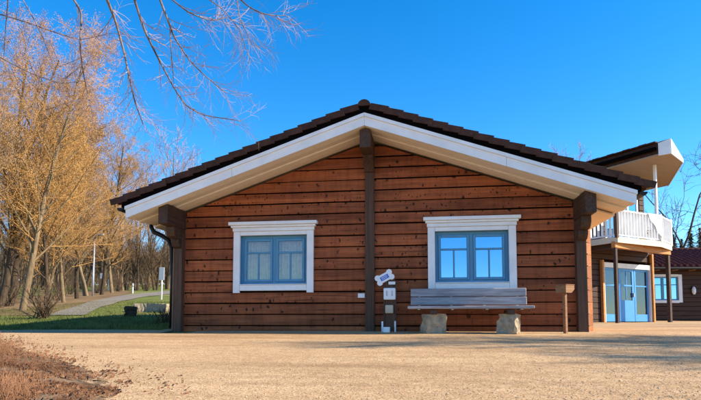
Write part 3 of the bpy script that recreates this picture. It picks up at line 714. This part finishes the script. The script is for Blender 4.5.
for x0, x1 in ((.181, .739), (.861, 1.419)):
    hp('transom', 'blue', x0, x1, .03, .07, 1.60, 1.64, parent=wf); hp('muntin', 'blue', (x0 + x1) / 2 - .02, (x0 + x1) / 2 + .02, .032, .068, .98, 1.599, parent=wf)
    for (a, bb, z0, z1) in ((x0, x1, 1.641, 1.919), (x0, (x0 + x1) / 2 - .021, .981, 1.599), ((x0 + x1) / 2 + .021, x1, .981, 1.599)): MB().box(a, bb, .048, .052, z0, z1).build('pane', 'glass_mirror', wf)
for x in (.45, 1.25, 2.0, 2.8, 3.6): MB().bbox(x - .05, x + .05, -.42, -.005, 2.24, 2.36, c=.01).build('rafter_tail', 'boxwood', wing)
lo_ = MB(); 
lo_.tube([(2.12, -.08, 1.18), (2.12, -.08, 1.28), (2.12, -.08, 1.42), (2.12, -.08, 1.52)], [.04, .085, .085, .04], 10); lamp_ = lo_.build('wall_lamp', 'plastic', wing); MB().bbox(2.05, 2.19, -.03, -.004, 1.15, 1.55).build('lamp_plate', 'black', lamp_)
rw = MB(); 
rw.prism([(-2.2, -.5, 2.38), (-2.2, 2.6, 3.52), (-2.2, 5.6, 2.4), (-2.2, 5.6, 2.33), (-2.2, 2.6, 3.42), (-2.2, -.5, 2.30)], (9, 0, 0)); rw = rw.build('roof', 'tile_far', wing)
tf = MB()
for i in range(34):                                           # pantile rolls running up the slope, stepped per course
    x = -2.2 + i * .265
    for j in range(10):
        a, bb = j / 10, (j + 1) / 10; P = Vector((x + .13, -.52 + 3.12 * a, 2.39 + 1.14 * a + .035)); Q = Vector((x + .13, -.52 + 3.12 * bb, 2.39 + 1.14 * bb + .010))
        tf.tube([P, Q], [.075, .07], 6)
stuff(tf.build('roll_tiles', 'tile_far', rw))
MB().bar((-2.2, 2.6, 3.56), (6.8, 2.6, 3.56), .22, .12).build('ridge_cap', 'tile_far', rw)
MB().tube([(-2.2, -.56, 2.31), (6.8, -.56, 2.31)], .06, 8).build('gutter', 'black', wing)

# ------------------------------------------------------------------ trees
def rnd_dir(d, spread):
    a = d.orthogonal().normalized(); b_ = d.cross(a); t = random.uniform(0, 2 * math.pi)
    return (d * math.cos(spread) + (a * math.cos(t) + b_ * math.sin(t)) * math.sin(spread)).normalized()
def grow(trunk, crown, p, d, L, r, lev, P):
    k = P['seg'][lev]; pts = [p.copy()]; rad = [r]; dirs = [d.copy()]
    tip = P['tip'][lev]
    for i in range(k):
        d = (d + Vector((random.gauss(0, 1), random.gauss(0, 1), random.gauss(0, 1))) * P['wob'][lev] + Vector((0, 0, 1)) * P['up'][lev]).normalized()
        p = p + d * (L / k); pts.append(p.copy()); rad.append(r * (1 - (1 - tip) * (i + 1) / k)); dirs.append(d.copy())
    tgt = trunk if lev < P['trunk_levels'] else crown
    tgt.tube(pts, rad, P['sides'][lev], cap=False)
    if lev + 1 >= len(P['n']):
        for _ in range(P.get('leaf', 0)):
            i = random.randrange(len(pts)); c = pts[i] + Vector((random.gauss(0, .06), random.gauss(0, .06), random.gauss(0, .06)))
            a = Vector((random.gauss(0, 1), random.gauss(0, 1), random.gauss(0, 1))).normalized(); bb = a.orthogonal().normalized()
            s = random.uniform(.6, 1.2) * P['leafsize']; crown.add([c - a * s, c + bb * s * .5, c + a * s, c - bb * s * .5], [(0, 1, 2, 3)])
        return
    n = P['n'][lev]
    for q in range(n):
        t = P['start'][lev] + (1 - P['start'][lev]) * (q + random.random()) / n
        f = t * k; i = min(k - 1, int(f)); pos = pts[i].lerp(pts[i + 1], f - i); rr = rad[i] + (rad[i + 1] - rad[i]) * (f - i)
        nd = rnd_dir(dirs[i + 1], P['ang'][lev] * random.uniform(.7, 1.25))
        ll = L * P['len'][lev] * random.uniform(.65, 1.2) * (1 - P['fall'][lev] * t)
        grow(trunk, crown, pos, nd, ll, max(P['rmin'], rr * P['rr'][lev]), lev + 1, P)
def tree_meshes(name, seed, H, r0, P, lean=(0, 0), forks=1, limb='bark_pale', tw='gold'):
    random.seed(seed); a, c = MB(), MB()
    for q in range(forks):
        d = Vector((lean[0] + random.gauss(0, .10) * (forks > 1), lean[1] + random.gauss(0, .10) * (forks > 1), 1)).normalized()
        grow(a, c, Vector((random.gauss(0, .12) * (forks > 1), random.gauss(0, .12) * (forks > 1), -.25)), d, H * random.uniform(.88, 1.02), r0, 0, P)
    ms = []
    for mb, nm, mt, sm in ((a, 'trunk', limb, True), (c, 'crown', tw, False)):
        me = bpy.data.meshes.new(name + '_' + nm); me.from_pydata(mb.v, [], mb.f); me.materials.append(M[mt])
        if sm: me.polygons.foreach_set('use_smooth', [True] * len(me.polygons))
        ms.append(me)
    return ms
def plant_tree(name, ms, x, y, label, group=None, s=1.0, rz=0, cat='tree', z=None):
    t = empty(name, (x, y, gz(x, y) if z is None else z), rz); t.scale = (s, s, s); tag(t, label, cat, group)
    put('trunk', ms[0], t); put('crown', ms[1], t); return t
PG = dict(n=[30, 10, 8, 4], seg=[9, 5, 4, 3, 2], tip=[.18, .25, .35, .5, .5], wob=[.05, .12, .16, .2, .2], up=[.03, .07, .04, .0, -.02], sides=[8, 5, 4, 3, 3], start=[.16, .15, .1, .1],
    ang=[R(42), R(42), R(45), R(45)], len=[.46, .52, .48, .55], fall=[.58, .35, .3, .3], rr=[.40, .5, .5, .6], rmin=.0045, trunk_levels=2, leaf=12, leafsize=.025)
PB = dict(PG, n=[20, 8, 6, 4], ang=[R(34), R(38), R(40), R(40)], up=[.03, .10, .08, .03, 0], leaf=0, len=[.5, .5, .5, .6], rmin=.006)
PS = dict(PG, n=[16, 7, 6], seg=[7, 4, 3, 2], leaf=0, trunk_levels=2, rmin=.006)
gA = tree_meshes('gold_tree_a', 11, 11.0, .13, PG, (.16, .05), 1)
gB = tree_meshes('gold_tree_b', 12, 11.0, .11, PG, (-.05, .02), 2, 'bark_pale', 'gold2')
gC = tree_meshes('gold_tree_c', 15, 10.0, .14, PG, (.10, -.03), 1, 'bark_dark', 'gold')
bA = tree_meshes('mauve_tree', 21, 13.0, .16, dict(PB, rmin=.013), (0, 0), 1, 'bark_pale', 'mauve')
bB = tree_meshes('brown_tree', 22, 7.0, .14, PB, (.04, 0), 2, 'bark_dark', 'brown')
def on_px(px, d):                                     # stand on the terrain at view distance d under pixel column px
    v = _fw + _rt * ((px - 350.5) / FPX); p = CAM + v * d; return p.x, p.y
spots = [(22, 18.0, gA, .86, 0, 'pale leaning tree with a golden brown crown growing behind the bare bush'),
    (-22, 17.0, gB, 1.10, 1.0, 'tall tawny tree with forked pale stems at the edge of the dense grove'),
    (12, 23, gC, 1.15, 2.1, 'dark trunked golden tree close behind the pale leaning tree'),
    (45, 25, gB, .80, 3.0, 'forked tawny tree between the leaning trunk and the path'),
    (64, 24, gA, .68, 4.2, 'slender pale golden tree standing on leaf litter next to the path'),
    (77, 29, gC, .84, 5.1, 'thick dark trunked golden tree beside the lamp post'),
    (88, 34, gB, .88, .6, 'thin forked tawny tree directly behind the lamp post'),
    (101, 36, gC, .98, 5.9, 'dark leaning tree to the right of the lamp post by the path'),
    (52, 20.5, gC, .60, 3.7, 'small dark stemmed golden tree beside the path and the bare bush'), (112, 42, gA, 1.0, 2.9, 'golden tree at the end of the grove nearest the house'), (122, 50, gB, 1.05, 1.9, 'far tawny tree half hidden by the last golden tree of the grove'), (-2, 20, gC, 1.0, .9, 'dark stemmed golden tree between the forked tawny tree and the leaning trunk'),
    (30, 36, gA, 1.15, 2.6, 'golden tree deep inside the grove'), (58, 40, gC, 1.1, 1.5, 'golden tree deep inside the grove'), (-8, 34, gB, 1.3, .4, 'golden tree deep inside the grove')]
for px, d, ms, s, rz, lab in spots:
    x, y = on_px(px, d); plant_tree('golden_tree', ms, x, y, lab, 'trees of the golden grove', s, rz)
for px, d, s, rz, lab in ((136, 62, 1.18, .5, 'bare mauve tree rising beside the west eave of the house'), (168, 58, 1.28, 2.0, 'bare mauve tree rising above the west roof slope of the house'), (186, 64, 1.2, 3.4, 'bare mauve tree rising above the west roof slope of the house'), (150, 74, 1.3, 4.4, 'bare mauve tree rising beside the west eave of the house'), (577, 38, .90, 1.2, 'bare pale tree whose tip shows over the east roof slope of the house')):
    x, y = on_px(px, d); plant_tree('bare_tree', bA, x, y, lab, 'bare trees behind the house', s, rz)
for i, (px, d, s, rz) in enumerate(((112, 48, .95, 0), (124, 52, .85, 1), (136, 50, .9, 2.2), (147, 55, .85, 3.1), (158, 51, .9, 4), (167, 56, .9, 5), (100, 58, 1.1, 2), (80, 60, 1.2, .3), (62, 62, 1.2, 3), (40, 60, 1.3, 1.7), (18, 58, 1.3, 4.9), (0, 60, 1.3, 2.9))):
    x, y = on_px(px, d); plant_tree('park_tree', bB, x, y, 'low bare brown tree beyond the far side of the park path', 'low trees beyond the park path', s, rz)
# far wood closing the view under the crowns
random.seed(77); mb = MB()
for i in range(52000):
    px = random.uniform(-120, 240); d = random.uniform(72, 104); x, y = on_px(px, d); h = 9.5 * (.62 + .45 * noise.noise(Vector((px * .05, d * .1, 0)))) * (1 if px < 100 else .8)
    z = gz(x, y) + max(.2, h * random.random() ** .8); p = Vector((x, y, z)); dd = rnd_dir(Vector((0, 0, 1)), abs(random.gauss(0, .7))) * random.uniform(.5, 1.5)
    e = p + dd; sd_ = Vector((random.uniform(.02, .07), 0, 0)); mb.v += [tuple(p - sd_), tuple(p + sd_), tuple(e)]; k = len(mb.v); mb.f.append((k - 3, k - 2, k - 1)); mb.mi.append(0)
for i in range(160):
    px = random.uniform(-120, 240); d = random.uniform(72, 100); x, y = on_px(px, d); z = gz(x, y); mb.tube([(x, y, z - .2), (x + random.gauss(0, .3), y, z + random.uniform(3, 7))], [.11, .04], 4, cap=False)
stuff(mb.build('far_wood', 'gold2'), 'distant brown leafless wood behind the park trees', 'wood')
# bare tree beside the balcony house
PR = dict(PB, n=[9, 6, 5, 3], wob=[.08, .18, .2, .2, .2], ang=[R(48), R(45), R(45), R(40)], rmin=.012)
rt_t = tree_meshes('right_tree', 33, 12.5, .09, PR, (.05, 0), 1, 'bark_dark', 'brown')
x, y = on_px(664, 30); plant_tree('bare_tree', rt_t, x, y, 'dark bare tree with spreading branches behind the balcony house', None, 1.0, 1.0)
x, y = on_px(720, 34); plant_tree('bare_tree', rt_t, x, y, 'dark bare tree half hidden behind the low tiled wing', None, .9, 3.6)
# a bare tree east of the yard whose shadow crosses the gravel
# conifers beyond the wing
def conifer(px, d, H, xy=None):
    x, y = xy or on_px(px, d); t = empty('conifer', (x, y, gz(x, y))); tag(t, 'dark conifer whose top shows over the low tiled roof', 'tree', 'conifers behind the low wing')
    if xy: tag(t, 'small conifer east of the gravel yard casting a long shadow', 'tree', 'conifers east of the yard')
    MB().tube([(0, 0, -.2), (0, 0, H)], [.16, .03], 6).build('trunk', 'bark_dark', t)
    mb = MB()
    for i in range(1800):
        u = random.random() ** .7; z = H * (1 - u * .88); rr = (.12 + u * H * .16) * random.uniform(.3, 1); a = random.uniform(0, 6.283)
        c = Vector((math.cos(a) * rr, math.sin(a) * rr, z - rr * .25)); dd = Vector((math.cos(a), math.sin(a), -.35)) * .28; s_ = Vector((-math.sin(a), math.cos(a), random.uniform(-.5, .5))) * .10
        mb.add([c - dd * .5 - s_, c + dd, c - dd * .5 + s_], [(0, 1, 2)])
    mb.build('crown', 'conifer', t)
random.seed(5)
for px, d, H in ((676, 62, 9.3), (684, 64, 9.0), (693, 60, 9.6), (703, 62, 10.0), (712, 63, 9.7)): conifer(px, d, H)

for x, y, sc_t, rz in ((10.8, -2.6, .56, 0), (11.5, -3.4, .50, 2.0), (9.4, -2.2, .34, 4.0)): plant_tree('golden_tree', gB, x, y, 'small tawny tree east of the gravel yard', 'small trees east of the yard', sc_t, rz)
# overhanging branches: a birch standing west of the yard, its limbs drooping into view
random.seed(42)
ob = empty('overhanging_birch', (-10.5, -3.2, gz(-10.5, -3.2))); tag(ob, 'bare birch with thin drooping branches hanging across the blue sky', 'tree')
obL = ob.location
tk, tg = MB(), MB()
tk.tube([(0, 0, -.2), (.1, .1, 2.5), (.35, .2, 5), (.8, .3, 7.2), (1.2, .5, 9.5)], [.22, .19, .15, .11, .05], 10)
PO = dict(n=[6, 4], seg=[4, 3, 2], tip=[.3, .4, .5], wob=[.10, .16, .2], up=[-.02, -.02, -.02], sides=[3, 3, 3], start=[.1, .1], ang=[R(35), R(38)], len=[.55, .5], fall=[.3, .3], rr=[.6, .6], rmin=.0019, trunk_levels=0, leaf=0)
polys = [([(8.6, -6), (6, 25), (4, 56), (2, 125)], .008, 8.2, .7), ([(-12, 11), (26, 22), (65, 36), (82, 40), (112, 33)], .009, 8.0, .9), ([(70, -6), (82, 13), (80, 43), (82, 65), (86, 86), (90, 104)], .014, 7.8, .8),
    ([(104, -8), (116, 22), (125, 56), (129, 77), (135, 103), (143, 124)], .019, 7.6, .75), ([(132, -8), (144, 30), (159, 60), (174, 88), (185, 105), (202, 115), (240, 121)], .015, 7.5, .65), ([(157, -8), (170, 26), (174, 37), (189, 60), (204, 75), (226, 93)], .014, 7.4, .75),
    ([(170, 26), (171, 52), (174, 84)], .008, 7.4, .6), ([(166, -5), (189, 13), (211, 21), (226, 18)], .010, 7.3, 1.0), ([(232, -8), (250, 8), (266, 15), (288, 16)], .010, 7.2, .75), ([(-8, 53), (30, 73), (60, 84), (84, 81)], .009, 8.3, .8), ([(82, 65), (68, 76), (56, 92)], .007, 7.8, .6),
    ([(236, -6), (240, 20), (252, 45)], .006, 7.2, .7), ([(20, -5), (40, 30), (52, 62)], .006, 8.0, .8), ([(200, -6), (222, 8), (240, 30), (250, 60)], .006, 7.3, .65)]
anchors = {}
for pts, r0, dep, tl in polys:
    w3 = [atd(px, py, dep + .25 * math.sin(i * 1.7 + dep * 9)) - obL for i, (px, py) in enumerate(pts)]
    # smooth path
    sm = []
    for a, bb in zip(w3, w3[1:]):
        for q in range(4): sm.append(a.lerp(bb, q / 4))
    sm.append(w3[-1])
    sm = [sm[0]] + [(sm[i - 1] + sm[i] * 2 + sm[i + 1]) / 4 for i in range(1, len(sm) - 1)] + [sm[-1]]
    if pts[0][1] < 0 or pts[0][0] < 0:                          # limb back to the trunk, arching over
        h = Vector((.9, .3, 7.2)) if pts[0][1] < 0 else Vector((.4, .2, 5.2)); e = sm[0]
        mid = h.lerp(e, .55) + Vector((0, 0, 1.0 if pts[0][1] < 0 else .3)); arc = []
        for q in range(7):
            t = q / 7; arc.append(h.lerp(mid, t).lerp(mid.lerp(e, t), t))
        tk.tube(arc + [sm[0], sm[1]], [r0 * 2.6 - r0 * 1.6 * q / 8 for q in range(9)], 6)
    rad = [r0 * (1 - .8 * i / (len(sm) - 1)) + .002 for i in range(len(sm))]
    tk.tube(sm, rad, 5)
    for i in range(2, len(sm)):
        t = i / (len(sm) - 1)
        for q in range(1 if t < .5 else 2):
            d = (sm[i] - sm[i - 1]).normalized()
            grow(tk, tg, sm[i], rnd_dir(d, R(random.uniform(28, 55))), tl * random.uniform(.35, .8), max(.0028, rad[i] * .45), 0, PO)
tk.build('trunk', 'bark_birch', ob, smooth=True); tg.build('twigs', 'mauve', ob)

# ------------------------------------------------------------------ park furniture and bushes on the left
random.seed(9)
def bush(name, px, d, H, stems, spread, label, mat='brown'):
    x, y = on_px(px, d); t = empty(name, (x, y, gz(x, y))); tag(t, label, 'bush'); a, c = MB(), MB()
    PP = dict(n=[7, 4], seg=[5, 3, 2], tip=[.3, .4, .5], wob=[.12, .2, .2], up=[.03, .03, 0], sides=[4, 3, 3], start=[.2, .15], ang=[R(35), R(38)], len=[.45, .45], fall=[.3, .3], rr=[.55, .6], rmin=.004, trunk_levels=1, leaf=0)
    for i in range(stems): grow(a, c, Vector((random.gauss(0, .08), random.gauss(0, .08), -.05)), rnd_dir(Vector((0, 0, 1)), abs(random.gauss(0, spread))), H * random.uniform(.6, 1.05), .014, 0, PP)
    a.build('stems', 'bark_dark', t); c.build('twigs', mat, t); return t
bush('bare_bush', 43, 14.2, 1.0, 34, .50, 'bare dark bush with many thin stems at the edge of the lawn')
bush('small_bush', 164.5, 12.3, .38, 14, .45, 'tiny dark leafless bush beside the corner of the house', 'brown')
for px, d, H, lab in ((8, 21, 1.5, 'bare shrub under the dark trunked golden tree'), (58, 27, 1.7, 'bare shrub beside the slender pale trunk'), (30, 29, 1.9, 'bare shrub in the shade behind the leaning trunk'), (97, 41, 1.6, 'bare shrub behind the lamp post across the path'), (118, 46, 1.9, 'bare shrub near the far bend of the path'), (146, 47, 1.8, 'bare shrub beyond the tall white sign'), (70, 38, 2.0, 'bare shrub between the lamp post and the slender trunk')):
    bush('bare_shrub', px, d, H, 26, .55, lab)
# low stone kerb wall on the lawn
A_, B_ = gp(134, 311.8), gp(171, 312.2)
kw = empty('low_stone_wall', (A_.x, A_.y, gz(A_.x, A_.y))); tag(kw, 'low curved pale stone wall edging the lawn near the house', 'wall')
pts = [A_.lerp(B_, i / 7) + Vector((0, .25 * math.sin(math.pi * i / 7), 0)) for i in range(8)]
for i in range(7):
    c = (pts[i] + pts[i + 1]) / 2; L = (pts[i + 1] - pts[i]).length; dd = pts[i + 1] - pts[i]
    rock('stone', kw, (c.x - A_.x, c.y - A_.y, gz(c.x, c.y) - kw.location.z + .06), L * 1.0, .34, .36, math.atan2(dd.y, dd.x), 20 + i, amp=.03, taper=.04)
x, y = on_px(131, 14.6); bo = rock('boulder', None, (x, y, gz(x, y) + .10), .28, .28, .30, .4, 77, 'bark_dark', .06); tag(bo, 'small dark boulder at the end of the low stone wall', 'boulder')
# lamp post
x, y = on_px(92.5, 33); lp = empty('lamp_post', (x, y, gz(x, y))); tag(lp, 'slim grey park lamp post with a short arm beside the path', 'lamp post')
MB().tube([(0, 0, -.2), (0, 0, 1.0), (0, 0, 3.55)], [.06, .055, .04], 10).build('pole', 'steel', lp, smooth=True)
MB().tube([(0, 0, 3.5), (.12, 0, 3.62), (.32, 0, 3.66)], .025, 8).build('arm', 'steel', lp, smooth=True)
MB().bbox(.18, .60, -.09, .09, 3.62, 3.72, c=.03).build('lamp_head', 'steel', lp)
def sign(px, d, H, wd, ht, label, name='park_sign'):
    x, y = on_px(px, d); t = empty(name, (x, y, gz(x, y))); tag(t, label, 'sign')
    MB().tube([(0, 0, -.15), (0, 0, H)], .03, 8).build('post', 'plastic', t)
    MB().bbox(-wd / 2, wd / 2, -.055, -.032, H - ht, H, c=.004).build('panel', 'plastic', t); return t
sign(161.5, 27, 1.55, .26, .62, 'tall white sign panel on a thin white post beside the house corner')
sign(102, 44, 1.5, .42, .42, 'small white square sign on a post across the park path')
def marker(px, d, H, label):
    x, y = on_px(px, d); t = empty('marker_post', (x, y, gz(x, y))); tag(t, label, 'post')
    MB().tube([(0, 0, -.1), (0, 0, H * .82), (0, 0, H)], [.05, .05, .035], 8).build('shaft', 'plastic', t); MB().tube([(0, 0, H * .66), (0, 0, H * .74)], .054, 8).build('band', 'black', t)
marker(108, 52, 1.6, 'thin white marker post to the right of the square sign'); marker(132.5, 40, .7, 'short white marker post on the lawn beyond the path')

# ------------------------------------------------------------------ grass, loose stones, dry heather
random.seed(3)
mb = MB()
for i in range(42000):
    x = random.uniform(-13.5, -3.75); y = yard_edge(x) + .02 + (random.random() ** 1.5) * 13
    g = gz(x, y) - .012; h = random.uniform(.025, .065) * (1.3 if y < 1 else 1); a = random.uniform(0, 6.283); wv = .006
    l = Vector((random.gauss(0, .02), random.gauss(0, .02), 0)); c, s = math.cos(a) * wv, math.sin(a) * wv
    mb.v += [(x - c, y - s, g), (x + c, y + s, g), (x + l.x, y + l.y, g + h)]; k = len(mb.v); mb.f.append((k - 3, k - 2, k - 1)); mb.mi.append(0)
stuff(mb.build('lawn_grass', 'grass'), 'short winter grass blades on the shaded lawn', 'grass')
mb = MB()
def pebble(mb, x, y, s):
    z = gz(x, y) + .006 + s * .15; a = random.uniform(0, 6.283); ca, sa = math.cos(a), math.sin(a); e = random.uniform(.6, .95); h = random.uniform(.4, .75)
    P = [(1, 0, 0), (.3, .9, 0), (-.8, .6, 0), (-.7, -.7, 0), (.4, -.9, 0), (.1, .1, 1), (0, 0, -.6)]
    o = len(mb.v)
    for p in P:
        px_, py_, pz_ = p[0] * s * random.uniform(.8, 1.1), p[1] * s * e, p[2] * s * h; mb.v.append((x + px_ * ca - py_ * sa, y + px_ * sa + py_ * ca, z + pz_))
    for i in range(5): mb.f += [(o + i, o + (i + 1) % 5, o + 5), (o + (i + 1) % 5, o + i, o + 6)]; mb.mi += [0, 0]
for i in range(26000):
    d = 2.6 + 5.8 * random.random() ** 1.5; u = random.uniform(-.72, .72); x = CAM.x + (_fw.x + _rt.x * u) * d; y = CAM.y + (_fw.y + _rt.y * u) * d
    if y < -.3: pebble(mb, x, y, random.choice((.003, .0035, .004, .0045, .005, .006, .008)) * (1.6 if random.random() < .02 else 1))
stuff(mb.build('loose_stones', 'pebble'), 'loose small stones strewn over the tan gravel yard', 'gravel')
# dry heather: a corner of dead reddish stems and leaves
bed = MB(); KU, KV = 44, 26
def bedz(px, py): return .030 * sstep(0, 30, py - (360 + max(0, px) * .27)) * (1 - sstep(50, 140, px))
for i in range(KU + 1):
    for j in range(KV + 1):
        end = 112 + 34 * noise.noise(Vector((j * .55, 4.2, 0))) + 14 * noise.noise(Vector((j * 1.7, 9.1, 0))); px = -90 + (90 + end) * i / KU
        top = 358 + max(0, px) * .27 + 4 * noise.noise(Vector((px * .09, 2, 0))) + 2 * noise.noise(Vector((px * .3, 7, 0))); py = top + (440 - top) * (j / KV) ** 1.3
        p = atz(px, py, -.36); edge = j / KV * 6
        bed.v.append((p.x, p.y, gz(p.x, p.y) + .008 * (min(1, j / 3) * min(1, (KU - i) / 3)) + bedz(px, py) * min(1, (KU - i) / 8) + (.012 * noise.noise(p * 9) if 0 < i < KU and j else 0)))
for i in range(KU):
    for j in range(KV):
        a = i * (KV + 1) + j; bed.f.append((a, a + KV + 1, a + KV + 2, a + 1)); bed.mi.append(0)
structure(bed.build('planting_bed', 'soil', smooth=True))
mb = MB(); lf = MB()
def in_heather(px, py):                               # photo outline of the clump's ground
    return py > 362 + max(0, px) * .12 and px < 150
k = 0
while k < 11000:
    px = -60 + 215 * random.random() ** 1.2; py = random.uniform(352, 430)
    if py < 357 + max(0, px) * .27 + 24 * sstep(115, 150, px) + random.gauss(0, 5): continue
    p = atz(px, py, -.36); p.z = gz(p.x, p.y) + .006 + bedz(px, py)
    if noise.noise(Vector((p.x * 3.2, p.y * 3.2, 1))) < -.15 + .006 * max(0, px - 60) + random.gauss(0, .1): continue
    tall = max(.02, .12 - max(0, px) * .0015) * random.uniform(.3, 1.0)
    if random.random() < .55:
        d = rnd_dir(Vector((0, 0, 1)), abs(random.gauss(0, .75))); q = p + d * tall * .55; e = q + rnd_dir(d, .35) * tall * .45
        mb.tube([p, q, e], [.0022, .0017, .001], 3, cap=False)
        for _ in range(3):
            c = p.lerp(q, random.uniform(.4, 1)) ; mb.tube([c, c + rnd_dir(d, .7) * tall * random.uniform(.15, .4)], [.0014, .0008], 3, cap=False)
    else:
        c = p + Vector((0, 0, random.uniform(.005, tall * .4))); a = Vector((random.gauss(0, 1), random.gauss(0, 1), random.gauss(0, .5))).normalized(); bb = a.orthogonal().normalized(); sz_ = random.uniform(.008, .024)
        lf.add([c - a * sz_, c + bb * sz_ * .55 + Vector((0, 0, .004)), c + a * sz_, c - bb * sz_ * .55 + Vector((0, 0, .004))], [(0, 1, 2, 3)])
    k += 1
for k in range(420):                                   # dead leaves blown onto the gravel
    px = random.uniform(-40, 190); py = 352 + max(0, px) * .26 + random.gauss(4, 7); p = atz(px, py, -.36); p.z = gz(p.x, p.y) + .012
    a = Vector((random.gauss(0, 1), random.gauss(0, 1), random.gauss(0, .25))).normalized(); bb = a.orthogonal().normalized(); sz_ = random.uniform(.006, .016)
    lf.add([p - a * sz_, p + bb * sz_ * .55, p + a * sz_, p - bb * sz_ * .55], [(0, 1, 2, 3)])
o = len(mb.v); mb.v += lf.v; mb.f += [tuple(i + o for i in f) for f in lf.f]; mb.mi += lf.mi
stuff(mb.build('dry_heather', 'dry'), 'dry reddish heather and dead leaves at the edge of the gravel', 'plant')
